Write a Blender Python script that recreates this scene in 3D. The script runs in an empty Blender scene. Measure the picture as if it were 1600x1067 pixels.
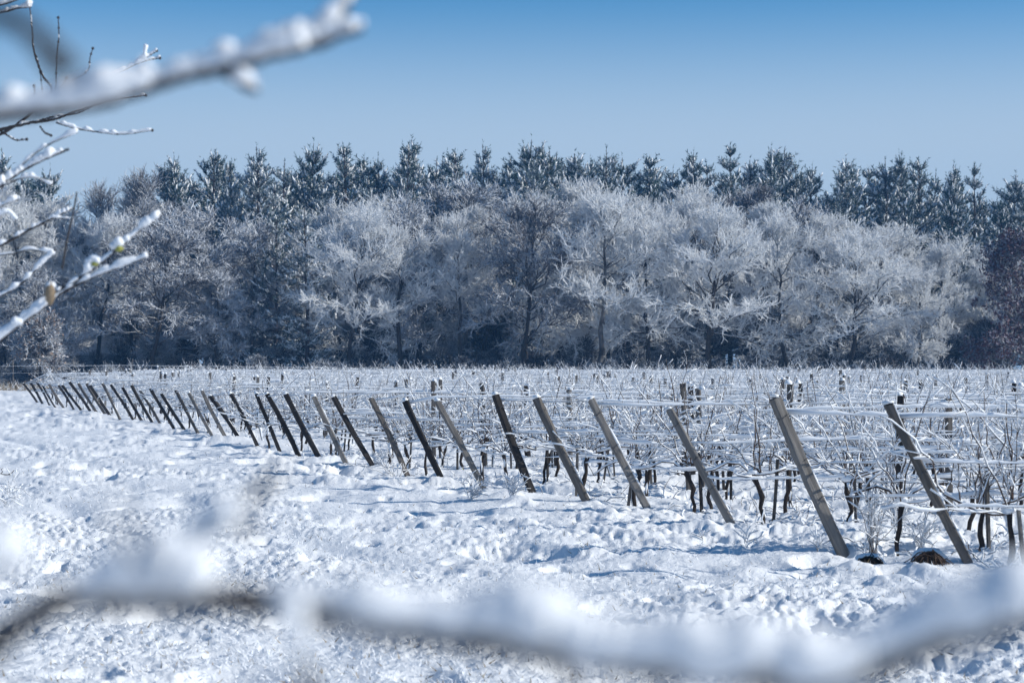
import bpy, math, random
import numpy as np

rng = np.random.default_rng(7)
random.seed(7)
scene = bpy.context.scene
COL = scene.collection

# ------------------------------------------------------------------ camera, sky, sun, exposure
F = 3022.0            # focal length in pixels of the 1600 px wide photograph
CZ = 1.82             # eye height
HY = 578.0            # horizon line
cam_d = bpy.data.cameras.new('camera')
cam_d.sensor_width = 36.0
cam_d.lens = 36.0 * F / 1600.0
cam_d.shift_y = 44.5 / 1600.0
cam_d.clip_start = 0.05
cam_d.clip_end = 6000.0
cam_d.dof.use_dof = True
cam_d.dof.focus_distance = 34.0
cam_d.dof.aperture_fstop = 4.0
cam = bpy.data.objects.new('camera', cam_d)
cam.location = (0, 0, CZ)
cam.rotation_euler = (math.pi / 2, 0, 0)
COL.objects.link(cam)
scene.camera = cam

SUN_EL, SUN_BEHIND = 30.0, -7.0      # elevation; degrees beyond square-right, towards the wood (minus: towards the camera)
world = bpy.data.worlds.new('World')
scene.world = world
world.use_nodes = True
wn = world.node_tree.nodes
bg = wn['Background']
sky = wn.new('ShaderNodeTexSky')
sky.sky_type = 'NISHITA'
sky.sun_disc = False
sky.sun_elevation = math.radians(SUN_EL)
sky.sun_rotation = math.radians(90.0 - SUN_BEHIND)
sky.altitude = 100
sky.air_density = 1.0
sky.dust_density = 0.1
sky.ozone_density = 10.0
wl = world.node_tree.links
# clear deep-blue sky above, paling into the thin winter haze that rings the horizon
w_tc = wn.new('ShaderNodeTexCoord')
w_mp = wn.new('ShaderNodeMapping')
w_mp.inputs['Scale'].default_value = (1, 1, 1.25)
wl.new(w_tc.outputs['Generated'], w_mp.inputs[0])
wl.new(w_mp.outputs[0], sky.inputs[0])
w_sep = wn.new('ShaderNodeSeparateXYZ')
wl.new(w_tc.outputs['Generated'], w_sep.inputs[0])
w_mr = wn.new('ShaderNodeMapRange')
w_mr.interpolation_type = 'SMOOTHSTEP'
for i_, v_ in ((1, 0.110), (2, 0.205), (3, 0.97), (4, 0.0)):
    w_mr.inputs[i_].default_value = v_
wl.new(w_sep.outputs[2], w_mr.inputs[0])
w_gain = wn.new('ShaderNodeMix'); w_gain.data_type = 'RGBA'; w_gain.blend_type = 'MULTIPLY'
w_gain.inputs[0].default_value = 1.0
w_gain.inputs[7].default_value = (0.76, 1.24, 1.15, 1)
w_gain.clamp_result = False
wl.new(sky.outputs[0], w_gain.inputs[6])
w_mix = wn.new('ShaderNodeMix'); w_mix.data_type = 'RGBA'
w_mix.inputs[7].default_value = (3.75, 5.05, 6.6, 1)
wl.new(w_mr.outputs[0], w_mix.inputs[0])
wl.new(w_gain.outputs[2], w_mix.inputs[6])
wl.new(w_mix.outputs[2], bg.inputs[0])
bg.inputs[1].default_value = 0.115

sun_d = bpy.data.lights.new('sun', 'SUN')
sun_d.energy = 4.9
sun_d.angle = math.radians(0.53)
sun_d.color = (1.0, 0.96, 0.87)
sun = bpy.data.objects.new('sun', sun_d)
a, e = math.radians(SUN_BEHIND), math.radians(SUN_EL)
from mathutils import Vector, Matrix
sdir = Vector((math.cos(a) * math.cos(e), math.sin(a) * math.cos(e), math.sin(e)))
sun.rotation_euler = sdir.to_track_quat('Z', 'Y').to_euler()
sun.location = (40, 10, 40)
COL.objects.link(sun)

scene.view_settings.view_transform = 'Standard'
scene.view_settings.look = 'None'
scene.view_settings.exposure = 0.0
scene.view_settings.gamma = 1.0
scene.view_settings.use_curve_mapping = False
scene.render.engine = 'CYCLES'
scene.cycles.use_denoising = True
scene.cycles.denoiser = 'OPENIMAGEDENOISE'
scene.cycles.denoising_input_passes = 'RGB_ALBEDO_NORMAL'
scene.cycles.volume_bounces = 0
scene.cycles.max_bounces = 10
scene.cycles.diffuse_bounces = 8
scene.cycles.transmission_bounces = 8
scene.cycles.glossy_bounces = 2
scene.cycles.sample_clamp_indirect = 4.0


# ------------------------------------------------------------------ helpers
def tag(o, label=None, cat=None, group=None, kind=None):
    for k, v in (('label', label), ('category', cat), ('group', group), ('kind', kind)):
        if v:
            o[k] = v
    return o


def empty(name, loc=(0, 0, 0), rz=0.0, label=None, cat=None, group=None, kind=None):
    o = bpy.data.objects.new(name, None)
    o.empty_display_size = 0.1
    o.location = loc
    o.rotation_euler = (0, 0, rz)
    COL.objects.link(o)
    return tag(o, label, cat, group, kind)


def link(name, me, parent=None, loc=(0, 0, 0), rot=(0, 0, 0), scale=(1, 1, 1)):
    o = bpy.data.objects.new(name, me)
    o.location = loc
    o.rotation_euler = rot
    o.scale = scale
    COL.objects.link(o)
    if parent:
        o.parent = parent
        if name in ('canes', 'stalks', 'twigs', 'leaves') or (name == 'snow'):
            o['kind'] = 'stuff'
    return o


def unit(v):
    return v / np.maximum(np.linalg.norm(v, axis=-1, keepdims=True), 1e-9)


class MB:
    """collects vertices, quads and tris, builds one mesh"""
    def __init__(s):
        s.v, s.q, s.t, s.qm, s.tm, s.n = [], [], [], [], [], 0

    def add(s, v, q=None, t=None, m=0):
        v = np.asarray(v, float).reshape(-1, 3)
        if q is not None and len(q):
            q = np.asarray(q, np.int64).reshape(-1, 4) + s.n
            s.q.append(q); s.qm.append(np.full(len(q), m))
        if t is not None and len(t):
            t = np.asarray(t, np.int64).reshape(-1, 3) + s.n
            s.t.append(t); s.tm.append(np.full(len(t), m))
        s.v.append(v); s.n += len(v)
        return s

    def arrays(s):
        v = np.concatenate(s.v)
        q = np.concatenate(s.q) if s.q else np.zeros((0, 4), np.int64)
        t = np.concatenate(s.t) if s.t else np.zeros((0, 3), np.int64)
        qm = np.concatenate(s.qm) if s.qm else np.zeros(0, int)
        tm = np.concatenate(s.tm) if s.tm else np.zeros(0, int)
        return v, q, t, qm, tm

    def mesh(s, name, mats, smooth=True):
        v, q, t, qm, tm = s.arrays()
        me = bpy.data.meshes.new(name)
        me.vertices.add(len(v))
        me.vertices.foreach_set('co', v.astype(np.float32).ravel())
        nl = len(q) * 4 + len(t) * 3
        me.loops.add(nl)
        me.loops.foreach_set('vertex_index', np.concatenate([q.ravel(), t.ravel()]).astype(np.int32))
        me.polygons.add(len(q) + len(t))
        st = np.concatenate([np.arange(len(q)) * 4, len(q) * 4 + np.arange(len(t)) * 3]).astype(np.int32)
        me.polygons.foreach_set('loop_start', st)
        me.polygons.foreach_set('material_index', np.concatenate([qm, tm]).astype(np.int32))
        me.polygons.foreach_set('use_smooth', np.full(len(q) + len(t), smooth))
        for m in (mats if isinstance(mats, (list, tuple)) else [mats]):
            me.materials.append(m)
        me.update(calc_edges=True)
        return me


def tubes(mb, P, R, sides=3, m=0, squash=1.0):
    """P (N,K,3) centre lines, R (N,K) radii; squash flattens vertically"""
    P = np.asarray(P, float); R = np.asarray(R, float)
    N, K, _ = P.shape
    D = unit(np.gradient(P, axis=1))
    d0 = unit(P[:, -1] - P[:, 0])
    ref = np.where(np.abs(d0[:, 2:3]) > 0.92, np.array([[1., 0, 0]]), np.array([[0, 0, 1.]]))
    u = unit(np.cross(d0, ref))[:, None, :]
    u = unit(u - (u * D).sum(-1, keepdims=True) * D)
    w = np.cross(D, u)
    ph = rng.uniform(0, 6.28, (N, 1, 1))
    an = ph + np.arange(sides)[None, None, :] * 2 * math.pi / sides
    off = (np.cos(an)[..., None] * u[:, :, None, :] + np.sin(an)[..., None] * w[:, :, None, :]) * R[:, :, None, None]
    off[..., 2] *= squash
    V = P[:, :, None, :] + off
    i = np.arange(N)[:, None, None] * K * sides
    k = np.arange(K - 1)[None, :, None] * sides
    j = np.arange(sides)[None, None, :]
    j2 = (j + 1) % sides
    q = np.stack([i + k + j, i + k + j2, i + k + sides + j2, i + k + sides + j], -1)
    mb.add(V, q.reshape(-1, 4), None, m)
    if sides > 3:   # end caps as fans on the last ring
        c = np.arange(N)[:, None] * K * sides
        for base in (0, (K - 1) * sides):
            tr = np.stack([np.broadcast_to(c + base, (N, sides - 2)), c + base + np.arange(1, sides - 1)[None], c + base + np.arange(2, sides)[None]], -1)
            if base == 0:
                tr = tr[..., ::-1]
            s_n = mb.n - N * K * sides
            mb.t.append(tr.reshape(-1, 3) + s_n); mb.tm.append(np.full(N * (sides - 2), m))
    return mb


def at_t(P, idx, t):
    """points and directions on polylines P[idx] at parameter t"""
    K = P.shape[1]
    f = np.clip(t, 0, 0.9999) * (K - 1)
    k = f.astype(int); fr = (f - k)[:, None]
    a_, b_ = P[idx, k], P[idx, k + 1]
    return a_ + (b_ - a_) * fr, unit(b_ - a_)


def offshoots(P, n, tr, ang, length, K=3, bias=(0, 0, 0), bend=(0, 0, 0), jit=0.04, fall=0.4):
    """n child curves on every parent curve"""
    N = len(P)
    idx = np.repeat(np.arange(N), n)
    t = rng.uniform(tr[0], tr[1], len(idx))
    p, d = at_t(P, idx, t)
    r = unit(rng.normal(size=d.shape))
    perp = unit(r - (r * d).sum(-1, keepdims=True) * d)
    an = np.radians(rng.uniform(ang[0], ang[1], len(idx)))[:, None]
    nd = unit(d * np.cos(an) + perp * np.sin(an) + np.array(bias))
    L = rng.uniform(length[0], length[1], len(idx)) * (1 - fall * t)
    s = np.linspace(0, 1, K)[None, :, None]
    C = p[:, None] + L[:, None, None] * (nd[:, None] * s + np.array(bend) * s ** 2)
    C[:, 1:] += rng.normal(size=C[:, 1:].shape) * (jit * L)[:, None, None]
    return C, L, idx, t


def _h(ix, iy, seed):
    n = (ix * 374761393 + iy * 668265263 + seed * 974634777) & 0xffffffff
    n = ((n ^ (n >> 13)) * 1274126177) & 0xffffffff
    n = n ^ (n >> 16)
    return (n & 0xffffff) / float(0xffffff) * 2 - 1


def vn(x, y, seed=0):
    ix, iy = np.floor(x).astype(np.int64), np.floor(y).astype(np.int64)
    fx, fy = x - ix, y - iy
    fx = fx * fx * (3 - 2 * fx); fy = fy * fy * (3 - 2 * fy)
    a_ = _h(ix, iy, seed); b_ = _h(ix + 1, iy, seed); c_ = _h(ix, iy + 1, seed); d_ = _h(ix + 1, iy + 1, seed)
    return (a_ * (1 - fx) + b_ * fx) * (1 - fy) + (c_ * (1 - fx) + d_ * fx) * fy


def rise(y):
    t = np.clip((np.asarray(y, float) - 50) / 95.0, 0, 1)
    return 0.55 * t * t * (3 - 2 * t)


def lane_x(y):
    """x of the line of end posts at depth y"""
    return 10.6 - 0.365 * np.asarray(y, float)


FEET = []


def bumps(x, y):
    x = np.asarray(x, float); y = np.asarray(y, float)
    wx = x + 0.25 * vn(x * 1.3, y * 1.3, 31); wy = y + 0.25 * vn(x * 1.3, y * 1.3, 32)
    side = x - lane_x(y)                              # <0 lane, >0 vineyard
    head = np.exp(-((side + 1.2) / 2.6) ** 2)         # churned headland
    lane = 1 / (1 + np.exp((side + 4.0) / 0.9))
    big = 0.05 * vn(wx * 0.7, wy * 0.7, 1) + 0.05 * vn(wx / 3.7, wy / 3.7, 9)
    l1 = np.maximum(0, vn(wx * 1.9, wy * 1.5, 2) - 0.05) ** 1.3 * 0.19
    l2 = np.abs(vn(wx * 4.3, wy * 3.8, 3)) * 0.10
    l3 = np.abs(vn(wx * 9.5, wy * 8.5, 4)) * 0.055
    l4 = vn(x * 22, y * 20, 5) * 0.020
    pits = np.maximum(0, vn(wx * 1.15, wy * 0.9, 66) - 0.36) ** 1.3 * 0.34 + np.maximum(0, vn(wx * 2.6, wy * 2.2, 62) - 0.40) ** 1.2 * 0.27
    crust = np.clip(0.55 + 0.8 * vn(wx / 1.9, wy / 2.6, 71) + 0.35 * vn(wx / 0.6, wy / 0.8, 72), 0.22, 1.1)
    k = 0.24 + 0.42 * head - 0.14 * lane
    h = big * (0.6 + 0.5 * head) + (l1 + l2 * crust) * k + (l3 * (0.62 + 0.20 * lane + 0.1 * head) + l4 * 0.95) * crust - pits * (0.85 + 0.3 * head)
    for fx_, fy_ in FEET:          # snow banked round the post feet
        r2 = (x - fx_ - 0.05) ** 2 + (y - fy_ + 0.02) ** 2
        h += 0.045 * np.exp(-r2 / 0.03)
    # two worn wheel tracks along the lane
    for o in (-5.2, -6.9):
        wob = side - o + 0.5 * vn(x * 0.25, y * 0.25, 12)
        h -= 0.075 * np.clip(0.45 + vn(x * 0.5, y * 0.5, 13), 0, 1) * np.exp(-(wob / 0.26) ** 2)
    return h * np.clip(1.3 - y / 260.0, 0.3, 1)


def ground(x, y):
    return float(rise(y) + bumps(np.array([x]), np.array([y]))[0])


def flat(x, y):
    return float(rise(y))


def pt(px, py, d):
    return np.array([(px - 800) / F * d, d, CZ - (py - HY) / F * d])


def depth_of(py):
    d = F * CZ / (py - HY)
    for _ in range(30):
        d = F * (CZ - flat(0, d)) / (py - HY)
    return d


ONES = ['', 'first', 'second', 'third', 'fourth', 'fifth', 'sixth', 'seventh', 'eighth', 'ninth', 'tenth', 'eleventh', 'twelfth',
        'thirteenth', 'fourteenth', 'fifteenth', 'sixteenth', 'seventeenth', 'eighteenth', 'nineteenth']
TENS = {2: ('twentieth', 'twenty'), 3: ('thirtieth', 'thirty'), 4: ('fortieth', 'forty'), 5: ('fiftieth', 'fifty'), 6: ('sixtieth', 'sixty'),
        7: ('seventieth', 'seventy'), 8: ('eightieth', 'eighty'), 9: ('ninetieth', 'ninety')}


def ordinal(n):
    if n < 20:
        return ONES[n]
    if n >= 100:
        return 'hundred-and-' + ordinal(n - 100) if n > 100 else 'hundredth'
    return TENS[n // 10][0] if n % 10 == 0 else TENS[n // 10][1] + '-' + ONES[n % 10]


# ------------------------------------------------------------------ materials
def mat(name):
    m = bpy.data.materials.new(name)
    m.use_nodes = True
    nt = m.node_tree
    b = nt.nodes['Principled BSDF']
    b.inputs['Specular IOR Level'].default_value = 0.2
    return m, nt, b


def ramp(nt, fac, stops):
    r = nt.nodes.new('ShaderNodeValToRGB')
    el = r.color_ramp.elements
    el[0].position, el[0].color = stops[0][0], (*stops[0][1], 1)
    el[1].position, el[1].color = stops[-1][0], (*stops[-1][1], 1)
    for p, c in stops[1:-1]:
        x = el.new(p); x.color = (*c, 1)
    nt.links.new(fac, r.inputs[0])
    return r.outputs[0]


def noise(nt, scale, detail=4, vec=None, rough=0.6):
    n = nt.nodes.new('ShaderNodeTexNoise')
    n.inputs['Scale'].default_value = scale
    n.inputs['Detail'].default_value = detail
    n.inputs['Roughness'].default_value = rough
    if vec is not None:
        nt.links.new(vec, n.inputs['Vector'])
    return n.outputs['Fac']


def coords(nt, scale=(1, 1, 1), kind='Object'):
    tc = nt.nodes.new('ShaderNodeTexCoord')
    mp = nt.nodes.new('ShaderNodeMapping')
    mp.inputs['Scale'].default_value = scale
    nt.links.new(tc.outputs[kind], mp.inputs[0])
    return mp.outputs[0]


def math_n(nt, op, a_, b_=None, clamp=False):
    n = nt.nodes.new('ShaderNodeMath'); n.operation = op; n.use_clamp = clamp
    for i, x in enumerate((a_, b_)):
        if x is None:
            continue
        if isinstance(x, (int, float)):
            n.inputs[i].default_value = x
        else:
            nt.links.new(x, n.inputs[i])
    return n.outputs[0]


def mix(nt, fac, c1, c2):
    n = nt.nodes.new('ShaderNodeMix'); n.data_type = 'RGBA'
    for sock, x in ((n.inputs[0], fac), (n.inputs[6], c1), (n.inputs[7], c2)):
        if isinstance(x, (int, float)):
            sock.default_value = x
        elif isinstance(x, tuple):
            sock.default_value = (*x, 1)
        else:
            nt.links.new(x, sock)
    return n.outputs[2]


def bump(nt, b, h, strength, dist):
    n = nt.nodes.new('ShaderNodeBump')
    n.inputs['Strength'].default_value = strength
    n.inputs['Distance'].default_value = dist
    nt.links.new(h, n.inputs['Height'])
    nt.links.new(n.outputs[0], b.inputs['Normal'])


def normal_z(nt):
    g = nt.nodes.new('ShaderNodeNewGeometry')
    s = nt.nodes.new('ShaderNodeSeparateXYZ')
    nt.links.new(g.outputs['Normal'], s.inputs[0])
    return s.outputs[2]


def snow_material(name, fine=40.0, dist=0.012, tint=(0.86, 0.88, 0.91)):
    m, nt, b = mat(name)
    c = coords(nt)
    n1 = noise(nt, fine, 8, c, 0.68)
    b.inputs['Base Color'].default_value = (*tint, 1)
    nt.links.new(ramp(nt, noise(nt, 3.0, 3, c), [(0.3, tuple(x * 0.95 for x in tint)), (0.7, tint)]), b.inputs['Base Color'])
    b.inputs['Roughness'].default_value = 0.65
    bump(nt, b, n1, 0.7, dist)
    return m


def frosted(name, bark=(0.045, 0.038, 0.034), frost=(0.91, 0.925, 0.94), lo=-1.15, hi=0.05, patch=0.6, spread=0.4, amount=0.0, glow=0.0):
    """bark under hoar frost and snow: snow lies on what faces up, in patches that differ from tree to tree"""
    m, nt, b = mat(name)
    z = normal_z(nt)
    mr = nt.nodes.new('ShaderNodeMapRange')
    mr.inputs[1].default_value = lo; mr.inputs[2].default_value = hi
    nt.links.new(z, mr.inputs[0])
    n = noise(nt, 0.55, 4, coords(nt))
    oi = nt.nodes.new('ShaderNodeObjectInfo')
    v = math_n(nt, 'ADD', mr.outputs[0], math_n(nt, 'MULTIPLY', math_n(nt, 'SUBTRACT', n, 0.5), patch * 3))
    v = math_n(nt, 'ADD', v, math_n(nt, 'MULTIPLY', math_n(nt, 'SUBTRACT', oi.outputs['Random'], 0.5), spread))
    v = math_n(nt, 'ADD', v, amount, clamp=True)
    col = mix(nt, v, bark, frost)
    nt.links.new(col, b.inputs['Base Color'])
    b.inputs['Roughness'].default_value = 0.75
    if glow:      # rime scatters light right through the twig
        tl = nt.nodes.new('ShaderNodeBsdfTranslucent')
        nt.links.new(col, tl.inputs[0])
        ms = nt.nodes.new('ShaderNodeMixShader')
        ms.inputs[0].default_value = glow
        nt.links.new(b.outputs[0], ms.inputs[1]); nt.links.new(tl.outputs[0], ms.inputs[2])
        nt.links.new(ms.outputs[0], nt.nodes['Material Output'].inputs['Surface'])
    return m


def wood_material(name, dark, light, contrast=(0.35, 0.7)):
    m, nt, b = mat(name)
    c = coords(nt, (30, 30, 1.6))
    n1 = noise(nt, 1.0, 6, c, 0.65)
    n2 = noise(nt, 3.0, 3, coords(nt, (1, 1, 0.8)))
    col = ramp(nt, n1, [(contrast[0], dark), (contrast[1], light)])
    col2 = mix(nt, math_n(nt, 'MULTIPLY', n2, 0.8), col, tuple(x * 0.45 for x in dark))
    oi = nt.nodes.new('ShaderNodeObjectInfo')
    hsv = nt.nodes.new('ShaderNodeHueSaturation')
    nt.links.new(math_n(nt, 'ADD', math_n(nt, 'MULTIPLY', oi.outputs['Random'], 0.5), 0.8), hsv.inputs['Value'])
    nt.links.new(col2, hsv.inputs['Color'])
    nt.links.new(hsv.outputs[0], b.inputs['Base Color'])
    b.inputs['Roughness'].default_value = 0.8
    bump(nt, b, n1, 1.0, 0.012)
    return m


def plain(name, col, rough=0.7, var=0.3, scale=8.0):
    m, nt, b = mat(name)
    n = noise(nt, scale, 4, coords(nt))
    nt.links.new(ramp(nt, n, [(0.3, tuple(x * (1 - var) for x in col)), (0.7, tuple(min(1, x * (1 + var)) for x in col))]), b.inputs['Base Color'])
    b.inputs['Roughness'].default_value = rough
    return m


M_snow = snow_material('field_snow', 16.0, 0.036)
M_snow_far = snow_material('clinging_snow', 60.0, 0.004)
M_snow_branch = snow_material('branch_snow', 120.0, 0.002)
M_bark = frosted('snowy_bark', (0.035, 0.03, 0.027), lo=0.2, hi=0.9, patch=0.25, spread=0.2)
M_twig = frosted('frosted_twigs', patch=0.55, spread=0.6, amount=0.66, glow=0.48)
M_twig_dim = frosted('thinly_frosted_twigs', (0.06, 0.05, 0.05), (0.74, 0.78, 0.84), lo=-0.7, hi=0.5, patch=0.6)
M_shrub = frosted('frosted_shrub_twigs', (0.05, 0.045, 0.045), (0.68, 0.74, 0.82), lo=-0.3, hi=0.8, patch=0.6)
M_red = frosted('russet_leaves', (0.085, 0.040, 0.045), (0.6, 0.58, 0.66), lo=0.05, hi=0.95, patch=0.35)
M_tan = frosted('tan_leaves', (0.24, 0.16, 0.11), (0.7, 0.68, 0.68), lo=0.2, hi=1.0, patch=0.4)
M_pine = frosted('pine_needles', (0.026, 0.070, 0.066), (0.70, 0.76, 0.82), lo=0.25, hi=1.0, patch=0.35, spread=0.3)
M_pine_bark = plain('pine_bark', (0.06, 0.045, 0.04))
M_wood_light = wood_material('weathered_grey_wood', (0.15, 0.138, 0.128), (0.33, 0.315, 0.30))
M_wood_mid = wood_material('brown_grey_wood', (0.08, 0.072, 0.066), (0.19, 0.176, 0.165))
M_wood_dark = wood_material('dark_tarred_wood', (0.02, 0.018, 0.018), (0.065, 0.058, 0.055))
M_vine = plain('vine_bark', (0.035, 0.027, 0.023), 0.85, 0.5, 40)
M_cane = plain('vine_cane', (0.075, 0.05, 0.038), 0.7, 0.4, 12)
M_wire = plain('steel_wire', (0.08, 0.08, 0.085), 0.5, 0.2, 20)
M_branch = plain('branch_bark', (0.052, 0.048, 0.050), 0.75, 0.4, 60)
M_bud = plain('green_bud', (0.34, 0.34, 0.09), 0.6, 0.3, 60)
M_leaf = plain('dry_leaf', (0.28, 0.21, 0.14), 0.7, 0.3, 60)
M_straw = plain('dry_grass', (0.26, 0.20, 0.12), 0.8, 0.5, 3)

L_, G_, D_ = 'light', 'mid', 'dark'
POSTS = [  # top x, top y, foot x, foot y (photo pixels), wood
    (1388, 632, 1520, 893, G_), (1211, 622, 1318, 867, L_), (1046, 640, 1150, 830, L_), (923, 624, 1018, 806, L_), (838, 622, 922, 792, G_),
    (774, 617, 836, 779, D_), (683, 627, 757, 765, L_), (633, 627, 693, 754, D_), (580, 622, 638, 746, G_), (521, 620, 585, 732, D_),
    (491, 620, 543, 729, L_), (446, 616, 501, 719, D_), (417, 616, 468, 714, D_), (400, 616, 437, 705, D_), (361, 615, 403, 698, D_),
    (329, 618, 378, 691, D_), (316, 610, 353, 684, L_), (295, 614, 331, 680, L_), (274, 610, 309, 676, G_), (252, 615, 289, 673, D_),
    (234, 607, 272, 670, D_), (218, 610, 252, 665, G_), (206, 602, 240, 663, D_), (191, 605, 223, 660, D_), (173, 601, 209, 657, D_),
    (160, 599, 187, 654, G_), (141, 602, 174, 652, D_), (135, 599, 166, 649, G_), (122, 599, 153, 647, G_), (109, 597, 143, 645, D_),
    (97, 602, 129, 643, D_), (92, 602, 116, 641, D_), (77, 600, 100, 638, G_), (66, 602, 86, 636, D_), (57, 597, 78, 634, D_),
    (47, 597, 67, 632, D_), (37, 599, 59, 630, D_)]
for p_ in POSTS[:16]:
    d_ = depth_of(p_[3])
    FEET.append(((p_[2] - 800) / F * d_, d_))

# ------------------------------------------------------------------ ground
NR, NC = 640, 800
inv = np.linspace(1 / 7.0, 1 / 190.0, NR)
dd = 1 / inv
uu = np.linspace(-0.37, 0.37, NC)
X = dd[:, None] * uu[None, :]
Y = np.repeat(dd[:, None], NC, 1)
X = X + rng.uniform(-0.3, 0.3, X.shape) * (dd[:, None] * (uu[1] - uu[0]))
Z = rise(Y) + bumps(X, Y)
ii = (np.arange(NR - 1)[:, None] * NC + np.arange(NC - 1)[None, :]).ravel()
mb = MB()
mb.add(np.stack([X, Y, Z], -1), np.stack([ii, ii + 1, ii + NC + 1, ii + NC], -1))
o = link('snow_ground', mb.mesh('snow_ground', M_snow))
tag(o, 'white churned snow covering the field and the grass lane', 'snow', kind='structure')

# the wide sheet below it, out to the horizon
gx = np.array([-1200, -600, -200, -90, -40, 0, 40, 90, 200, 600, 1200.])
gy = np.array([-400, -60, 0, 5, 20, 40, 60, 80, 100, 120, 145, 200, 600, 1200.])
GX, GY = np.meshgrid(gx, gy)
mb = MB()
GZ = rise(GY) - 0.16
ii = (np.arange(len(gy) - 1)[:, None] * len(gx) + np.arange(len(gx) - 1)[None, :]).ravel()
mb.add(np.stack([GX, GY, GZ], -1), np.stack([ii, ii + 1, ii + len(gx) + 1, ii + len(gx)], -1))
o = link('land', mb.mesh('land', M_snow))
tag(o, 'flat snow covered land reaching to the horizon', 'land', kind='structure')

# ------------------------------------------------------------------ leaning end posts of the vine rows
WOOD = {'light': M_wood_light, 'mid': M_wood_mid, 'dark': M_wood_dark}
WORDS = {'light': 'pale grey', 'mid': 'brown-grey', 'dark': 'near-black'}
ROWS = []


def post_mesh(L, w, depth, mats, rings=14, bow=0.024):
    """squared timber with worn corners and a slight bow, along local z"""
    mb = MB()
    a8 = np.array([(1, .72), (.72, 1), (-.72, 1), (-1, .72), (-1, -.72), (-.72, -1), (.72, -1), (1, -.72)]) * 0.5
    z = np.linspace(-0.25, L, rings)
    bx, by = rng.uniform(-bow, bow, 2)
    V = np.zeros((rings, 8, 3))
    tw = rng.uniform(-0.2, 0.2)
    for i_, zz in enumerate(z):
        t = zz / L
        sc = 1 + rng.uniform(-0.04, 0.04)
        c_, s_ = math.cos(tw * t), math.sin(tw * t)
        p = a8 * np.array([w, depth]) * sc + rng.uniform(-0.0042, 0.0042, (8, 2))
        V[i_, :, 0] = p[:, 0] * c_ - p[:, 1] * s_ + bx * math.sin(t * math.pi)
        V[i_, :, 1] = p[:, 0] * s_ + p[:, 1] * c_ + by * math.sin(t * math.pi)
        V[i_, :, 2] = zz + (rng.uniform(-0.012, 0.012, 8) if i_ == rings - 1 else 0)
    q = [(i_ * 8 + j, i_ * 8 + (j + 1) % 8, (i_ + 1) * 8 + (j + 1) % 8, (i_ + 1) * 8 + j) for i_ in range(rings - 1) for j in range(8)]
    top = (rings - 1) * 8
    t = [(top, top + j, top + j + 1) for j in range(1, 7)]
    mb.add(V, q, t)
    return mb.mesh('timber', mats, smooth=False)


def lump_mesh(name, r, h, material, n=10, rings=5, rough=0.2):
    """an uneven snow cap: dome with a rounded rim"""
    mb = MB()
    V = [(0, 0, h)]
    prof = [(0.45, 0.93), (0.8, 0.68), (1.0, 0.3), (0.97, 0.02), (0.8, -0.1)][:rings]
    for a_, b_ in prof:
        for j in range(n):
            k = 1 + rough * vn(np.array([j * 1.3 + r * 70]), np.array([b_ * 3]), int(r * 1e4) % 97)[0]
            V.append((math.cos(6.283 * j / n) * r * a_ * k, math.sin(6.283 * j / n) * r * a_ * k, h * b_ * (1 + rough * (k - 1))))
    t = [(0, 1 + j, 1 + (j + 1) % n) for j in range(n)]
    q = [(1 + i_ * n + j, 1 + (i_ + 1) * n + j, 1 + (i_ + 1) * n + (j + 1) % n, 1 + i_ * n + (j + 1) % n) for i_ in range(len(prof) - 1) for j in range(n)]
    mb.add(V, q, t)
    return mb.mesh(name, material)


for n, (tx, ty, bx, by, wd) in enumerate(POSTS, 1):
    d = depth_of(by)
    foot = np.array([(bx - 800) / F * d, d, flat(0, d)])
    top = np.array([(tx - 800) / F * d, d + rng.uniform(-0.08, 0.08), CZ - (ty - HY) / F * d])
    gz = ground(foot[0], foot[1])
    ROWS.append((foot[0], d))
    ax = Vector(top - foot)
    L = ax.length
    root = empty('end_post', foot, 0,
                 f'{WORDS[wd]} leaning wooden end post, {ordinal(n)} of the line counting from the nearest', 'post',
                 'leaning end posts of the vine rows')
    R = ax.to_track_quat('Z', 'Y').to_matrix()
    yaw = rng.uniform(-0.35, 0.35)
    R = R @ Matrix.Rotation(yaw, 3, 'Z')
    w = rng.uniform(0.080, 0.102)
    t_o = link('timber', post_mesh(L, w, w * rng.uniform(0.85, 1.1), WOOD[wd]), root)
    t_o.rotation_euler = R.to_euler()
    cap = link('snow_cap', lump_mesh('snow_cap', w * rng.uniform(0.44, 0.56), w * rng.uniform(0.2, 0.6), M_snow_far, 10, 5, 0.45), root)
    cap.location = ax * (1 + 0.004)
    cap.rotation_euler = (0, -0.25, rng.uniform(0, 6))
    # snow lying along the upper (right) side of the lean
    k = 14
    axn = ax.normalized()
    side = Vector((axn.z, 0, -axn.x))
    s = np.linspace(rng.uniform(0.02, 0.08), rng.uniform(0.45, 0.9), k)
    P = np.array([list(ax * float(x) + side * (w * 0.5)) for x in s])
    rr = 0.016 * np.clip(0.7 + 0.8 * vn(s * 9 + n * 3.1, s * 0 + 2.0, 5), 0.12, 1.4); rr[[0, -1]] = 0.002
    mb = tubes(MB(), P[None], rr[None], 5)
    link('snow_line', mb.mesh('snow_line', M_snow_far), root)
    # tie wires wrapped round it
    for f_ in (0.36, 0.6, 0.88):
        c = ax * f_
        mb = MB()
        ring = []
        for j in range(13):
            aa = 6.283 * j / 12
            ring.append(R @ Vector((math.cos(aa) * w * 0.62, math.sin(aa) * w * 0.62, L * f_ + 0.01 * math.sin(aa * 2))))
        tubes(mb, np.array([list(v) for v in ring])[None], np.full((1, 13), 0.0045), 4)
        link('wire_tie', mb.mesh('wire_tie', M_wire), root)

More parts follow.
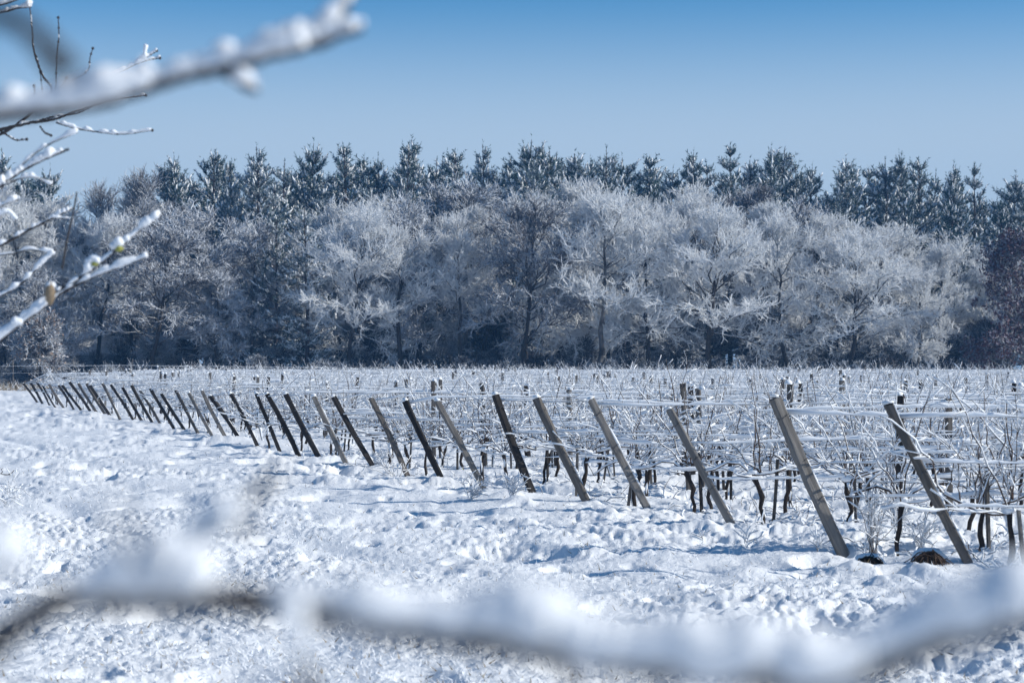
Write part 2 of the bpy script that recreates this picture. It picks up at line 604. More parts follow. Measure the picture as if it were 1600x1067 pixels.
# further rows at the back, without a visible end post of their own
x_, y_ = ROWS[-1]
while y_ < 122:
    y_ += 2.2
    ROWS.append((x_ - 0.2 + (y_ - ROWS[36][1]) * 0.05, y_))
NP = len(POSTS)


def right_edge(d):
    return 0.265 * d + 2.5


# ------------------------------------------------------------------ trellis wires
for n, (x0, d) in enumerate(ROWS, 1):
    x1 = right_edge(d) + 3
    step = 0.09 if d < 30 else (0.16 if d < 45 else (0.3 if d < 70 else 0.6))
    xs = np.arange(x0 - (0.25 if n <= NP else 0), x1, step)
    root = empty('trellis_wires', (x0, d, flat(0, d)), 0,
                 f'snow-laden trellis wires of the {ordinal(n)} vine row, counting from the nearest', 'wires', 'trellis wires of the vine rows')
    for hi, hgt in enumerate((0.62, 0.95, 1.36) if n > 12 else (0.60, 0.92, 1.0, 1.38)):
        ph = rng.uniform(0, 50)
        sag = 0.014 * np.sin(xs * 1.15 + ph) + 0.02 * vn(xs * 0.5 + ph, xs * 0 + hi, 8)
        zz = hgt + sag
        # the wire runs down to its tie on the leaning post
        if n <= NP:
            tp = POSTS[n - 1]
            lean = (tp[2] - tp[0]) / F * d
            zt = CZ - (tp[1] - HY) / F * d - flat(0, d)
            xs_l = xs.copy()
            xs_l[0] = x0 - lean * min(hgt / zt, 0.96)
            zz[0] = min(hgt, zt * 0.96)
        else:
            xs_l = xs
        P = np.stack([xs_l - x0, 0.03 * vn(xs + ph, xs * 0, 3) + (hi % 2) * 0.05, zz], -1)
        mb = MB()
        tubes(mb, P[None], np.full((1, len(xs)), 0.004), 3, 0)
        cover = vn(xs * 1.7 + ph, xs * 0 + 5, 7) * 0.7 + vn(xs * 6 + ph, xs * 0 + 5, 6) * 0.5
        th = np.clip(0.0125 + 0.017 * cover + 0.006 * rng.normal(size=len(xs)), 0.002, 0.032)
        Ps = P + np.array([0, 0, 1]) * (th * 0.8)[:, None]
        tubes(mb, Ps[None], th[None], 5 if d < 40 else 4, 1)
        link('wire', mb.mesh('wire', [M_wire, M_snow_far]), root)

# ------------------------------------------------------------------ posts inside the rows
mid_meshes = [post_mesh(1.55, 0.085, 0.08, WOOD[w_], 6, 0.006) for w_ in (G_, L_, D_, G_)]
mid_caps = [lump_mesh('snow_cap', 0.042 + 0.004 * i_, 0.03 + 0.02 * i_, M_snow_far, 8, 4, 0.4) for i_ in range(3)]
for n, (x0, d) in enumerate(ROWS, 1):
    x = x0 + rng.uniform(2.2, 5.2)
    k = 0
    while x < right_edge(d):
        k += 1
        if n <= 14 or (n <= 28 and k % 2) or k % 3 == 1:
            hgt = rng.uniform(0.92, 1.08)
            root = empty('row_post', (x, d, flat(0, d)), rng.uniform(-0.4, 0.4),
                         f'upright wooden post inside the {ordinal(n)} vine row, {ordinal(k)} along from its end post', 'post', 'upright posts inside the vine rows')
            t_o = link('timber', mid_meshes[int(rng.integers(4))], root, scale=(1, 1, hgt))
            t_o.rotation_euler = (rng.normal() * 0.03, rng.normal() * 0.04, 0)
            c = link('snow_cap', mid_caps[int(rng.integers(3))], root, loc=(0, 0, 1.55 * hgt))
        x += rng.uniform(5.0, 6.5)


# ------------------------------------------------------------------ grapevines
def vine_arrays(detail=1.0, seed=0):
    """trunk, canes and snow of one vine whose row runs along x"""
    trunk, canes, snow = MB(), MB(), MB()
    hh = rng.uniform(0.48, 0.68)
    K = 7
    z = np.linspace(-0.12, hh, K)
    T = np.stack([np.cumsum(rng.normal(size=K) * 0.026), np.cumsum(rng.normal(size=K) * 0.015), z], -1)
    T -= np.array([T[1, 0], T[1, 1], 0])
    tr = np.linspace(0.027, 0.022, K) * rng.uniform(0.75, 1.4, K); tr[-1] *= 1.35
    tubes(trunk, T[None], tr[None], 6 if detail >= 1 else 4)
    head = T[-1]
    # arms bent along the wire
    arms = []
    for s_ in (-1, 1):
        if rng.random() < 0.85:
            La = rng.uniform(0.3, 0.6)
            t = np.linspace(0, 1, 5)
            arms.append(head + np.stack([s_ * La * t, rng.normal() * 0.05 * t, rng.uniform(-0.05, 0.12) * np.sin(t * rng.uniform(2, 5)) + rng.uniform(-0.12, 0.16) * t], -1))
    n_sh = int(rng.integers(10, 16) * detail)
    sh = []
    KS = 9
    t = np.linspace(0, 1, KS)
    for j in range(n_sh):
        if arms and rng.random() < 0.55:
            A = arms[int(rng.integers(len(arms)))]
            b_ = A[int(rng.integers(1, 5))]
        else:
            b_ = head + rng.normal(size=3) * 0.015
        an = rng.normal() * 0.75
        Ls = rng.uniform(0.45, 1.15)
        dx, dz = math.sin(an), abs(math.cos(an)) + 0.1
        bend = rng.normal() * 0.2
        sh.append(b_ + Ls * np.stack([dx * t + bend * t ** 2, rng.normal() * 0.22 * t, dz * t - abs(bend) * 0.5 * t ** 2], -1)
                  + np.concatenate([np.zeros((1, 3)), rng.normal(size=(KS - 1, 3)) * 0.013]))
    S = np.array(sh)
    rS = np.linspace(0.0075, 0.0035, KS)[None] * rng.uniform(0.8, 1.35, (len(S), 1))
    sd = 4 if detail >= 1 else 3
    tubes(canes, S, rS, sd)
    if arms:
        A = np.array(arms)
        tubes(canes, A, np.full(A.shape[:2], 0.012), sd)
    C, Lc, ci, ct = offshoots(S, 3 if detail >= 1 else 2, (0.2, 1), (25, 75), (0.12, 0.42), 3, (0, 0, 0.15), (0, 0, -0.05))
    tubes(canes, C, np.repeat(np.array([[0.0042, 0.0035, 0.002]]), len(C), 0), 3)

    def cover(P, r, amount):
        D = unit(np.gradient(P, axis=1))
        hor = 1 - np.abs(D[..., 2])
        th = r + amount * (0.15 + 0.85 * np.clip(hor * 1.7, 0, 1)) * rng.uniform(0.1, 1.35, r.shape)
        Q = P.copy(); Q[..., 2] += r * 0.7 + th * 0.45
        tubes(snow, Q, th, 4, 0)
    cover(S, rS * 0.5, 0.0125)
    cover(C, np.full(C.shape[:2], 0.0015), 0.011)
    if arms:
        cover(A, np.full(A.shape[:2], 0.006), 0.014)
    # snow stuck to the lee of the trunk
    Q = T[1:] + np.array([rng.uniform(-0.01, 0.02), -0.012, 0])
    tubes(snow, Q[None], (tr[1:] * rng.choice([0.15, 0.95, 1.1], K - 1))[None], 5)
    # cap on the head
    hb = head + np.array([0, 0, 0.03])
    P = np.stack([hb + np.array([x, 0, 0.01 * math.cos(x * 30)]) for x in np.linspace(-0.07, 0.07, 5)])
    tubes(snow, P[None], np.array([[0.006, 0.035, 0.042, 0.034, 0.006]]), 6)
    return trunk, canes, snow


VAR = []
for i_ in range(14):
    t_, c_, s_ = vine_arrays(1.0 if i_ < 10 else 1.25)
    VAR.append((t_.mesh('trunk', M_vine), c_.mesh('canes', M_cane), s_.mesh('snow', M_snow_far)))
LOW = [vine_arrays(0.75) for _ in range(10)]
STAKES = [post_mesh(rng.uniform(0.55, 0.8), 0.036, 0.032, WOOD[w_], 3, 0.004) for w_ in (G_, D_, L_, G_, G_)]

spots = []
for n, (x0, d) in enumerate(ROWS, 1):
    x, k = x0 + rng.uniform(0.25, 0.7), 0
    while x < right_edge(d):
        k += 1
        spots.append((n, k, x + rng.normal() * 0.08, d))
        x += rng.uniform(0.9, 1.15)
single = [s for s in spots if s[0] <= 60][:300]
rest = spots[300:]
VG = 'grapevines of the nearer rows'
for (n, k, x, d) in single:
    t_, c_, s_ = VAR[int(rng.integers(len(VAR)))]
    z = ground(x, d) - 0.03
    root = empty('grapevine', (x, d, z), rng.choice([0, math.pi]) + rng.normal() * 0.12,
                 f'leafless snowy grapevine, {ordinal(k)} from the end post in the {ordinal(n)} row counting from the nearest', 'grapevine', VG)
    sc = rng.uniform(0.92, 1.14)
    root.scale = (1, 1, sc)
    link('trunk', t_, root); link('canes', c_, root); link('snow', s_, root)
    if n <= 15 and (rng.random() < 0.5):
        so = link('vine_stake', STAKES[int(rng.integers(5))], None, (x + rng.uniform(0.05, 0.12) * rng.choice([-1, 1]), d + rng.uniform(-0.05, 0.05), z + 0.02),
                  (rng.normal() * 0.06, rng.normal() * 0.07, rng.uniform(0, 3)))
        tag(so, f'short wooden stake beside vine {ordinal(k)} of the {ordinal(n)} row counting from the nearest', 'stake', 'short stakes beside the vines')

far = MB()
for (n, k, x, d) in rest:
    tri = LOW[int(rng.integers(len(LOW)))]
    ro = rng.choice([-1, 1]); sc = rng.uniform(0.95, 1.2)
    for part, mi in zip(tri, (0, 1, 2)):
        v, q, t, qm, tm = part.arrays()
        v = v * np.array([ro, ro, sc]) + np.array([x, d, flat(0, d)])
        far.add(v, q, t, mi)
o = link('far_grapevines', far.mesh('far_grapevines', [M_vine, M_cane, M_snow_far]))
tag(o, 'mass of snowy leafless grapevines in the far rows before the wood', 'grapevines', kind='stuff')


# ------------------------------------------------------------------ bare trees under hoar frost
def bare_tree(H, Rm, low=0.12, dens=1.0, droop=0.12, fine=0.016, leaves=None, stems=1):
    wood, crown = MB(), MB()
    Ks = 9
    t = np.linspace(0, 1, Ks)
    trunks = []
    for s_ in range(stems):
        lean = rng.normal(size=2) * 0.05 + (np.array([math.cos(s_ * 2.1), math.sin(s_ * 2.1)]) * 0.16 if stems > 1 else 0)
        T = np.stack([lean[0] * H * t + np.cumsum(rng.normal(size=Ks)) * 0.014 * H, lean[1] * H * t + np.cumsum(rng.normal(size=Ks)) * 0.014 * H, -0.3 + (0.9 * H + 0.3) * t], -1)
        T[:, :2] -= T[0, :2]
        trunks.append(T)
    T = np.array(trunks)
    tubes(wood, T, np.repeat((0.015 * H * (1 - 0.85 * t) + 0.015)[None], len(T), 0), 7)
    n1 = int(24 * dens)
    idx = rng.integers(0, len(T), n1)
    tt = rng.uniform(low, 1.0, n1) ** 0.9
    p, d = at_t(T, idx, tt)
    az = np.arange(n1) * 2.39996 + rng.normal(size=n1) * 0.4
    el = np.radians(np.clip(8 + 60 * (tt - low) / (1 - low) + rng.normal(size=n1) * 14, -10, 84))
    prof = Rm * np.clip(np.sin(math.pi * (0.22 + 0.70 * (tt - low) / (1 - low))), 0.25, 1) ** 0.8 * rng.uniform(0.65, 1.15, n1)
    L = prof
    nd = np.stack([np.cos(az) * np.cos(el), np.sin(az) * np.cos(el), np.sin(el)], -1)
    s = np.linspace(0, 1, 6)
    B = p[:, None] + L[:, None, None] * (nd[:, None] * s[None, :, None] + np.array([0, 0, -droop]) * (s ** 2)[None, :, None])
    B[:, 1:] += rng.normal(size=B[:, 1:].shape) * (0.035 * L)[:, None, None]
    tubes(wood, B, (0.0055 * H * (1 - 0.75 * tt))[:, None] * (1 - 0.7 * s)[None] + 0.014, 5)
    C, Lc, ci, ct = offshoots(B, 9, (0.2, 1), (18, 55), (0.25 * Rm, 0.6 * Rm), 5, (0, 0, 0.24), (0, 0, -droop), 0.05)
    tubes(crown, C, np.repeat(np.array([[0.036, 0.031, 0.026, 0.021, 0.014]]), len(C), 0) * fine / 0.016, 4)
    D2, Ld, di, dt = offshoots(C, 8, (0.15, 1), (20, 55), (0.55, 1.25), 3, (0, 0, 0.22), (0, 0, -droop), 0.06)
    tubes(crown, D2, np.repeat(np.array([[0.031, 0.026, 0.015]]), len(D2), 0) * fine / 0.016, 3)
    E2, Le, ei, et = offshoots(D2, 3, (0.15, 1), (20, 55), (0.25, 0.7), 2, (0, 0, 0.18), (0, 0, 0), 0.0)
    tubes(crown, E2, np.repeat(np.array([[0.021, 0.011]]), len(E2), 0) * fine / 0.016, 3)
    lf = None
    if leaves:
        lf = MB()
        n = int(len(E2) * leaves)
        pick = rng.integers(0, len(E2), n)
        c = E2[pick, 1] + rng.normal(size=(n, 3)) * 0.08
        u = unit(rng.normal(size=(n, 3))); w = unit(np.cross(u, rng.normal(size=(n, 3))))
        sz = rng.uniform(0.06, 0.13, (n, 1))
        V = np.stack([c + u * sz, c + w * sz * 0.6, c - u * sz, c - w * sz * 0.6], 1)
        lf.add(V, np.arange(n * 4).reshape(-1, 4))
    return wood, crown, lf


TREES = []
for i_, (H, Rm, low, dens, dr) in enumerate([(13, 4.6, .28, 1.05, .06), (13, 4.0, .40, 1.0, -.02), (12, 5.2, .26, 1.1, .12), (14, 3.6, .40, .95, .02),
                                             (11, 4.6, .22, 1.0, .14), (13, 4.4, .36, 1.0, .03), (12, 4.2, .28, .85, .16), (13, 3.2, .35, .7, .0), (12, 4.8, .2, 1.0, .2)]):
    w_, c_, _l = bare_tree(H, Rm, low, dens, dr)
    TREES.append((H, w_.mesh('trunk', M_bark), c_.mesh('crown', M_twig)))
DIM = []          # the same kinds carrying less frost, their duller tint also painting in blue shade
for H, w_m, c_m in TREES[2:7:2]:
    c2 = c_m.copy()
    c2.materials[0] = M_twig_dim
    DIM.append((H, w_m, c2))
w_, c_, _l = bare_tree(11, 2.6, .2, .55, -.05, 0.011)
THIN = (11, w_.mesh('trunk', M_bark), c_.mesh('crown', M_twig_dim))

DEC = np.array([(-400, 300), (0, 300), (60, 318), (130, 338), (190, 342), (250, 318), (300, 330), (400, 345), (470, 360), (540, 318), (600, 305), (640, 303), (700, 302),
                (760, 314), (830, 290), (930, 280), (1000, 302), (1060, 316), (1120, 312), (1190, 300), (1260, 322), (1330, 344), (1400, 366),
                (1460, 362), (1520, 398), (1600, 402), (2000, 390)], float)


def dec_top(px):
    return float(np.interp(px, DEC[:, 0], DEC[:, 1]))


def place_tree(kind, px, d, top_py, var, label, group, widen=1.0, name='bare_tree', cat='tree'):
    H = var[0]
    x = (px - 800) / F * d
    g = flat(0, d)
    zt = CZ - (top_py - HY) / F * d - g
    sc = zt / H
    root = empty(name, (x, d, g), rng.uniform(0, 6.28), label, cat, group)
    root.scale = (sc * widen, sc * widen, sc)
    root.rotation_euler.x, root.rotation_euler.y = rng.normal(size=2) * 0.025
    for nm, me in zip(('trunk', 'crown', 'snow', 'leaves'), var[1:]):
        if me:
            link(nm, me, root)
    return root


# three staggered ranks of frosted trees
ranks = [(138, 96, 40, 'front'), (146, 86, 12, 'second'), (154, 80, 0, 'third')]
for r_, (d0, stepx, dy, rank) in enumerate(ranks):
    px = -330.0 + r_ * 37
    lst = []
    while px < 1950:
        lst.append(px + rng.uniform(-14, 14))
        px += stepx * rng.uniform(0.85, 1.15)
    k = 0
    for p in lst:
        if r_ == 0 and (95 < p < 215 or 1490 < p < 1640):
            continue
        if r_ == 0 and 390 < p < 470:
            continue
        k += 1
        tp = dec_top(p) + dy + rng.uniform(-4, 26) + (60 if (r_ == 0 and rng.random() < 0.25) else 0)
        thin_frost = rng.random() < (0.65 if 215 < p < 500 else 0.16)  # commonest towards the left, where the duller colour also stands in for shade
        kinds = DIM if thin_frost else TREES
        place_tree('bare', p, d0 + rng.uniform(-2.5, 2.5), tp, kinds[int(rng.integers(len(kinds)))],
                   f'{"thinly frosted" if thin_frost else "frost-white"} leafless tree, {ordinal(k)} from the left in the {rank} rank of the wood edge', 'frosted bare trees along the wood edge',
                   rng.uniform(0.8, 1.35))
for k, (p, tp) in enumerate([(188, 288), (222, 300), (140, 308)], 1):
    place_tree('thin', p, 150 + k, tp, THIN, f'thin see-through bare tree before open sky in the skyline gap, {ordinal(k)} in height', 'thin trees in the skyline gap', 0.9)

# russet-leaved tree at the wood's right end, tan-leaved young oak at its left end
w_, c_, l_ = bare_tree(9.5, 3.4, .05, .9, .1, 0.011, leaves=3.4)
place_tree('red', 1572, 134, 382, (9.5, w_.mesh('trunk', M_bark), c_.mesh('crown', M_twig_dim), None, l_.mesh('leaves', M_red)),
           'tree still holding dark russet leaves under frost, at the end of the wood', None, name='russet_tree')
w_, c_, l_ = bare_tree(4.2, 1.5, .05, .6, .1, 0.016, leaves=0.3)
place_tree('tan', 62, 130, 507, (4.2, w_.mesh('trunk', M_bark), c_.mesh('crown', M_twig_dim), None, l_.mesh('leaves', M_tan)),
           'young oak with withered tan leaves beyond the far end posts', None, name='young_oak')


# ------------------------------------------------------------------ snow-dusted pines
def pine(H, Rm, low=0.15, dens=1.0):
    wood, need, snow = MB(), MB(), MB()
    t = np.linspace(0, 1, 8)
    T = np.stack([np.cumsum(rng.normal(size=8)) * 0.003 * H, np.cumsum(rng.normal(size=8)) * 0.003 * H, -0.3 + (H * 0.985 + 0.3) * t], -1)
    T[:, :2] -= T[0, :2]
    tubes(wood, T[None], (0.012 * H * (1 - t) + 0.018)[None], 7)
    ps, ds, Ls = [], [], []
    z = low
    while z < 0.955:
        nb = int(rng.integers(4, 7))
        base, _ = at_t(T[None], np.zeros(1, int), np.array([z]))
        a0 = rng.uniform(0, 6.28)
        for j in range(nb):
            if rng.random() < 0.12:
                continue
            az = a0 + 6.283 * j / nb + rng.normal() * 0.25
            k = (z - low) / (1 - low)
            el = math.radians(-8 + 58 * k ** 1.6 + rng.normal() * 8)
            L = (Rm * (1 - k) ** 0.82 * (0.6 + 0.4 * min(1, k * 4)) * 1.2 + 0.05) * rng.uniform(0.45, 1.35)
            ps.append(base[0]); Ls.append(L)
            ds.append((math.cos(az) * math.cos(el), math.sin(az) * math.cos(el), math.sin(el)))
        z += rng.uniform(0.026, 0.048) / dens
    ps, ds, Ls = np.array(ps), np.array(ds), np.array(Ls)
    s = np.linspace(0, 1, 5)
    B = ps[:, None] + Ls[:, None, None] * (ds[:, None] * s[None, :, None] + np.array([0, 0, 0.22]) * (s ** 2)[None, :, None])
    tubes(wood, B, np.repeat((0.035 * (1 - 0.7 * s))[None], len(B), 0), 4)
    # shoots: on every branch, plus leader candles
    nsh = 15
    C, Lc, ci, ct = offshoots(B, nsh, (0.25, 1.0), (20, 55), (0.25, 0.6), 3, (0, 0, 0.3), (0, 0, 0.15), 0.02, 0.2)
    keep_ = rng.random(len(C)) < np.clip(Ls[ci] / 1.1, 0.22, 1)
    C = C[keep_]
    tipd = unit(B[:, -1] - B[:, -2])
    tip = B[:, -1][:, None] + (tipd[:, None] + np.array([0, 0, 0.25])) * (np.linspace(-0.1, 0.55, 3)[None, :, None])
    lead = T[-1][None, None] + np.array([0, 0, 1.0]) * np.linspace(-0.8, 0.32, 3)[None, :, None]
    A = np.concatenate([C, tip, lead])
    nb = 13
    N = len(A)
    idx = np.repeat(np.arange(N), nb)
    tt = rng.uniform(0.0, 1.0, len(idx))
    p, d = at_t(A, idx, tt)
    r = unit(rng.normal(size=d.shape)); perp = unit(r - (r * d).sum(-1, keepdims=True) * d)
    nd = unit(d * 0.75 + perp * rng.uniform(0.45, 0.9, (len(idx), 1)))
    w = unit(np.cross(nd, rng.normal(size=nd.shape)))
    ln = rng.uniform(0.15, 0.30, (len(idx), 1))
    V = np.stack([p + w * 0.030, p - w * 0.030, p + nd * ln], 1)
    need.add(V, None, np.arange(len(idx) * 3).reshape(-1, 3))
    # snow pads on the shoots, fewer towards the tip of the tree
    kz = A[:, 1, 2] / H
    sel = rng.random(N) < np.clip(0.85 - 0.6 * kz ** 3, 0.08, 1)
    sel[-1] = False
    Q = A[sel].copy()
    Q[..., 2] += 0.05
    rr = np.array([[0.02, 0.085, 0.02]]) * rng.uniform(0.5, 1.3, (len(Q), 1))
    tubes(snow, Q, rr, 4, 0, 0.55)
    return wood, need, snow


PINES = []
for (H, Rm, low, de) in [(17, 2.9, .12, 1.0), (18, 2.6, .2, 1.1), (17, 3.3, .10, .9), (16, 2.4, .18, 1.15), (18, 3.0, .25, 1.0), (17, 2.2, .3, .8), (16, 3.6, .2, .85), (18, 2.7, .15, .75)]:
    w_, n_, s_ = pine(H, Rm, low, de)
    PINES.append((H, w_.mesh('trunk', M_pine_bark), n_.mesh('crown', M_pine), s_.mesh('snow', M_snow_far)))

TOPS = [(-210, 240), (-160, 232), (-110, 245), (-50, 240), (10, 235), (66, 255), (40, 272), (275, 236), (326, 229), (360, 248), (410, 225), (440, 250), (480, 218), (503, 245),
        (546, 220), (576, 240), (620, 218), (655, 213), (705, 229), (755, 220), (776, 258), (819, 215), (845, 222), (864, 226), (886, 236), (905, 241),
        (945, 230), (967, 240), (1010, 238), (1052, 258), (1076, 231), (1141, 222), (1165, 243), (1200, 228), (1219, 228), (1250, 256), (1273, 255), (1308, 262),
        (1326, 240), (1381, 244), (1420, 238), (1436, 243), (1485, 253), (1526, 257), (1577, 270), (1640, 262), (1700, 250), (1760, 255)]
for k, (p, tp) in enumerate(sorted(TOPS), 1):
    place_tree('pine', p, 163 + rng.uniform(-4, 6), tp + rng.uniform(-2, 2), PINES[int(rng.integers(8))],
               f'snow-dusted pine against the sky, {ordinal(k)} from the left along the skyline', 'pines on the skyline', rng.uniform(0.85, 1.3), 'pine_tree', 'pine')
# shorter pines filling the wood behind the frosted trees
k = 0
for d0, stepx, off in ((158, 62, 34), (170, 34, 12), (178, 36, 10)):
    px = -330 + rng.uniform(0, 40)
    while px < 1960:
        base_top = float(np.interp(px, [t[0] for t in sorted(TOPS)], [t[1] for t in sorted(TOPS)]))
        gap = 75 if 85 < px < 245 else 0
        k += 1
        place_tree('pine', px, d0 + rng.uniform(-2, 2), base_top + off + gap + rng.uniform(-6, 44), PINES[int(rng.integers(8))],
                   f'shorter snowy pine inside the wood, {ordinal(k)} of the pines below the skyline', 'pines inside the wood', rng.uniform(0.9, 1.25), 'pine_tree', 'pine')
        px += stepx * rng.uniform(0.8, 1.2)
# one snowy pine standing forward among the bare trees
for k, (p, tp, d) in enumerate([(482, 318, 141), (430, 330, 143)]):
    place_tree('pine', p, d, tp, PINES[2 * k], ['heavily snowed pine standing forward among the bare trees', 'darker snowy pine beside the forward pine at the wood edge'][k],
               'forward pines', 1.15, 'pine_tree', 'pine')

# ------------------------------------------------------------------ undergrowth along the wood
SHR = []
for i_ in range(5):
    w_, c_, _l = bare_tree(3.0, 1.7, .02, .5, .1, 0.014, stems=3)
    SHR.append((3.0, w_.mesh('trunk', M_bark), c_.mesh('crown', M_shrub)))
k = 0
for d0, stepx, h0, h1 in ((136, 96, 0.8, 1.9), (144, 70, 1.5, 3.2), (151, 60, 2.0, 4.4)):
    px = -250 + rng.uniform(0, 30)
    while px < 1880:
        k += 1
        h = rng.uniform(h0, h1)
        d = d0 + rng.uniform(-2, 2)
        tp = HY - (h + flat(0, d) - CZ) / d * F
        place_tree('shrub', px, d, tp, SHR[int(rng.integers(5))], f'frosted leafless shrub under the wood edge, {ordinal(k)} of the undergrowth', 'shrubs under the wood edge',
                   rng.uniform(1.0, 1.5), 'shrub', 'shrub')
        px += stepx * rng.uniform(0.75, 1.25)

# ------------------------------------------------------------------ house behind the trees, fence, grass, small things
def box(mb, c, s, m=0):
    c = np.array(c, float); s = np.array(s, float) / 2
    v = np.array([(x, y, z) for z in (-1, 1) for y in (-1, 1) for x in (-1, 1)], float) * s + c
    mb.add(v, [(0, 2, 3, 1), (4, 5, 7, 6), (0, 1, 5, 4), (2, 6, 7, 3), (1, 3, 7, 5), (0, 4, 6, 2)], None, m)
    return mb


M_wall = plain('pale_render', (0.42, 0.44, 0.46), 0.8, 0.08, 2)
M_glass = plain('dark_glass', (0.02, 0.03, 0.04), 0.1, 0.1, 2)
M_frame = plain('white_paint', (0.7, 0.7, 0.7), 0.6, 0.05, 2)
hd = 149.0
hx = (150 - 800) / F * hd
g = flat(0, hd)
house = empty('house', (hx, hd, g), 0.06, 'low house with a snow-covered roof glimpsed behind the bare trees', 'house')
W_, De, eave, ridge = 7.6, 6.0, 2.55, 4.1
mb = box(MB(), (0, De / 2, eave / 2), (W_, De, eave))
mb.add([(-W_ / 2, 0, eave), (-W_ / 2, De, eave), (-W_ / 2, De / 2, ridge), (W_ / 2, 0, eave), (W_ / 2, De, eave), (W_ / 2, De / 2, ridge)], None, [(0, 2, 1), (3, 4, 5)])
link('wall', mb.mesh('wall', M_wall, False), house)
mb = MB()
o_ = 0.35
for s_ in (0, 1):
    y0 = -o_ if s_ == 0 else De + o_
    sl = (ridge - eave) / (De / 2)
    z0 = eave - o_ * sl + 0.05
    xs = W_ / 2 + 0.3
    v = [(-xs, y0, z0), (xs, y0, z0), (xs, De / 2, ridge + .05), (-xs, De / 2, ridge + .05)]
    v += [(x, y, z + 0.22) for x, y, z in v]
    mb.add(v, [(4, 5, 6, 7), (0, 3, 2, 1), (0, 1, 5, 4), (1, 2, 6, 5), (3, 0, 4, 7)])
roof = link('roof', mb.mesh('roof', M_snow_far, False), house)
link('chimney', box(MB(), (1.6, De / 2 + .5, ridge + .3), (.5, .5, 1.3)).mesh('chimney', M_wall, False), roof)
for x in (-2.3, 0.3, 2.6):
    wn_ = link('window', box(MB(), (x, -0.02, 1.45), (1.0, 0.06, 1.1)).mesh('window', M_frame, False), house)
    link('pane', box(MB(), (x, -0.06, 1.45), (0.84, 0.03, 0.94)).mesh('pane', M_glass, False), wn_)

# wire fence before the wood
fx = [(-60, 573), (20, 572), (68, 572), (114, 571), (207, 571), (300, 572), (395, 573), (492, 574), (590, 575)]
fd = 127.0
root = empty('wire_fence', ((20 - 800) / F * fd, fd, flat(0, fd)), 0, 'thin wire fence with slim posts between vineyard and wood', 'fence')
base = np.array([(20 - 800) / F * fd, fd, flat(0, fd)])
wp = []
for px, py in fx:
    p = pt(px, py - 8 if px < 250 else py, fd) - base
    mb = MB()
    tubes(mb, np.array([[[p[0], 0, -0.1], [p[0] + 0.02, 0, p[2] * 0.5], [p[0] + 0.01, 0, p[2] + 0.1]]]), np.array([[0.035, 0.033, 0.03]]), 6)
    link('post', mb.mesh('post', M_wood_light), root)
    wp.append(pt(px, py, fd) - base)
wp = np.array(wp)
for dz, wr in ((0.0, 0.010), (-0.45, 0.006)):
    P = wp.copy(); P[:, 1] = -0.05; P[:, 2] += dz
    xs = np.linspace(P[0, 0], P[-1, 0], 80)
    Q = np.stack([xs, np.full(80, -0.05), np.interp(xs, P[:, 0], P[:, 2]) + 0.01 * np.sin(xs)], -1)
    link('wire', tubes(MB(), Q[None], np.full((1, 80), wr), 4).mesh('wire', M_snow_far), root)


# grass: frosted blades through the snow (one mass) and brown tufts at the far left
def blades(n, xy, h0, h1, wid):
    z = rise(xy[:, 1]) + bumps(xy[:, 0], xy[:, 1])
    c = np.stack([xy[:, 0], xy[:, 1], z - 0.01], -1)
    h = rng.uniform(h0, h1, (n, 1))
    d = unit(rng.normal(size=(n, 3)) * np.array([1, 1, 0.3]) + np.array([0, 0, 0.9]))
    w = unit(np.cross(d, rng.normal(size=(n, 3)))) * wid
    return np.stack([c + w, c - w, c + d * h], 1)


n = 95000
iv = rng.uniform(1 / 100.0, 1 / 9.0, n)
yy = 1 / iv
xx = yy * rng.uniform(-0.30, 0.30, n)
dens = 0.5 + 0.5 * vn(xx * 0.6, yy * 0.6, 44) + 0.25 * vn(xx * 3, yy * 3, 45)
lane = 1 / (1 + np.exp((xx - lane_x(yy) + 1.0) / 1.5))
keep = rng.random(n) < np.clip(dens, 0, 1) * (0.35 + 0.65 * lane)
xy = np.stack([xx, yy], -1)[keep]
V = blades(len(xy), xy, 0.03, 0.075, 0.0055)
sel = rng.random(len(xy)) < 0.90
mb = MB()
mb.add(V[sel], None, np.arange(sel.sum() * 3).reshape(-1, 3), 0)
mb.add(V[~sel], None, np.arange((~sel).sum() * 3).reshape(-1, 3), 1)
o = link('frosted_grass', mb.mesh('frosted_grass', [M_snow_far, M_straw], False))
tag(o, 'frosted grass tips poking through the snow of the field', 'grass', kind='stuff')

n = 9000
yy = rng.uniform(122, 131, n); xx = rng.uniform(-45, -28.0, n)
xy = np.stack([xx, yy], -1)[vn(xx * 0.7, yy * 0.5, 77) > -0.15]
mb = MB()
V = blades(len(xy), xy, 0.35, 0.95, 0.02)
sel = rng.random(len(xy)) < 0.35
mb.add(V[~sel], None, np.arange((~sel).sum() * 3).reshape(-1, 3), 0)
mb.add(V[sel], None, np.arange(sel.sum() * 3).reshape(-1, 3), 1)
o = link('rough_grass', mb.mesh('rough_grass', [M_straw, M_snow_far], False))
tag(o, 'tall brown rough grass beyond the far end of the post line', 'grass', kind='stuff')


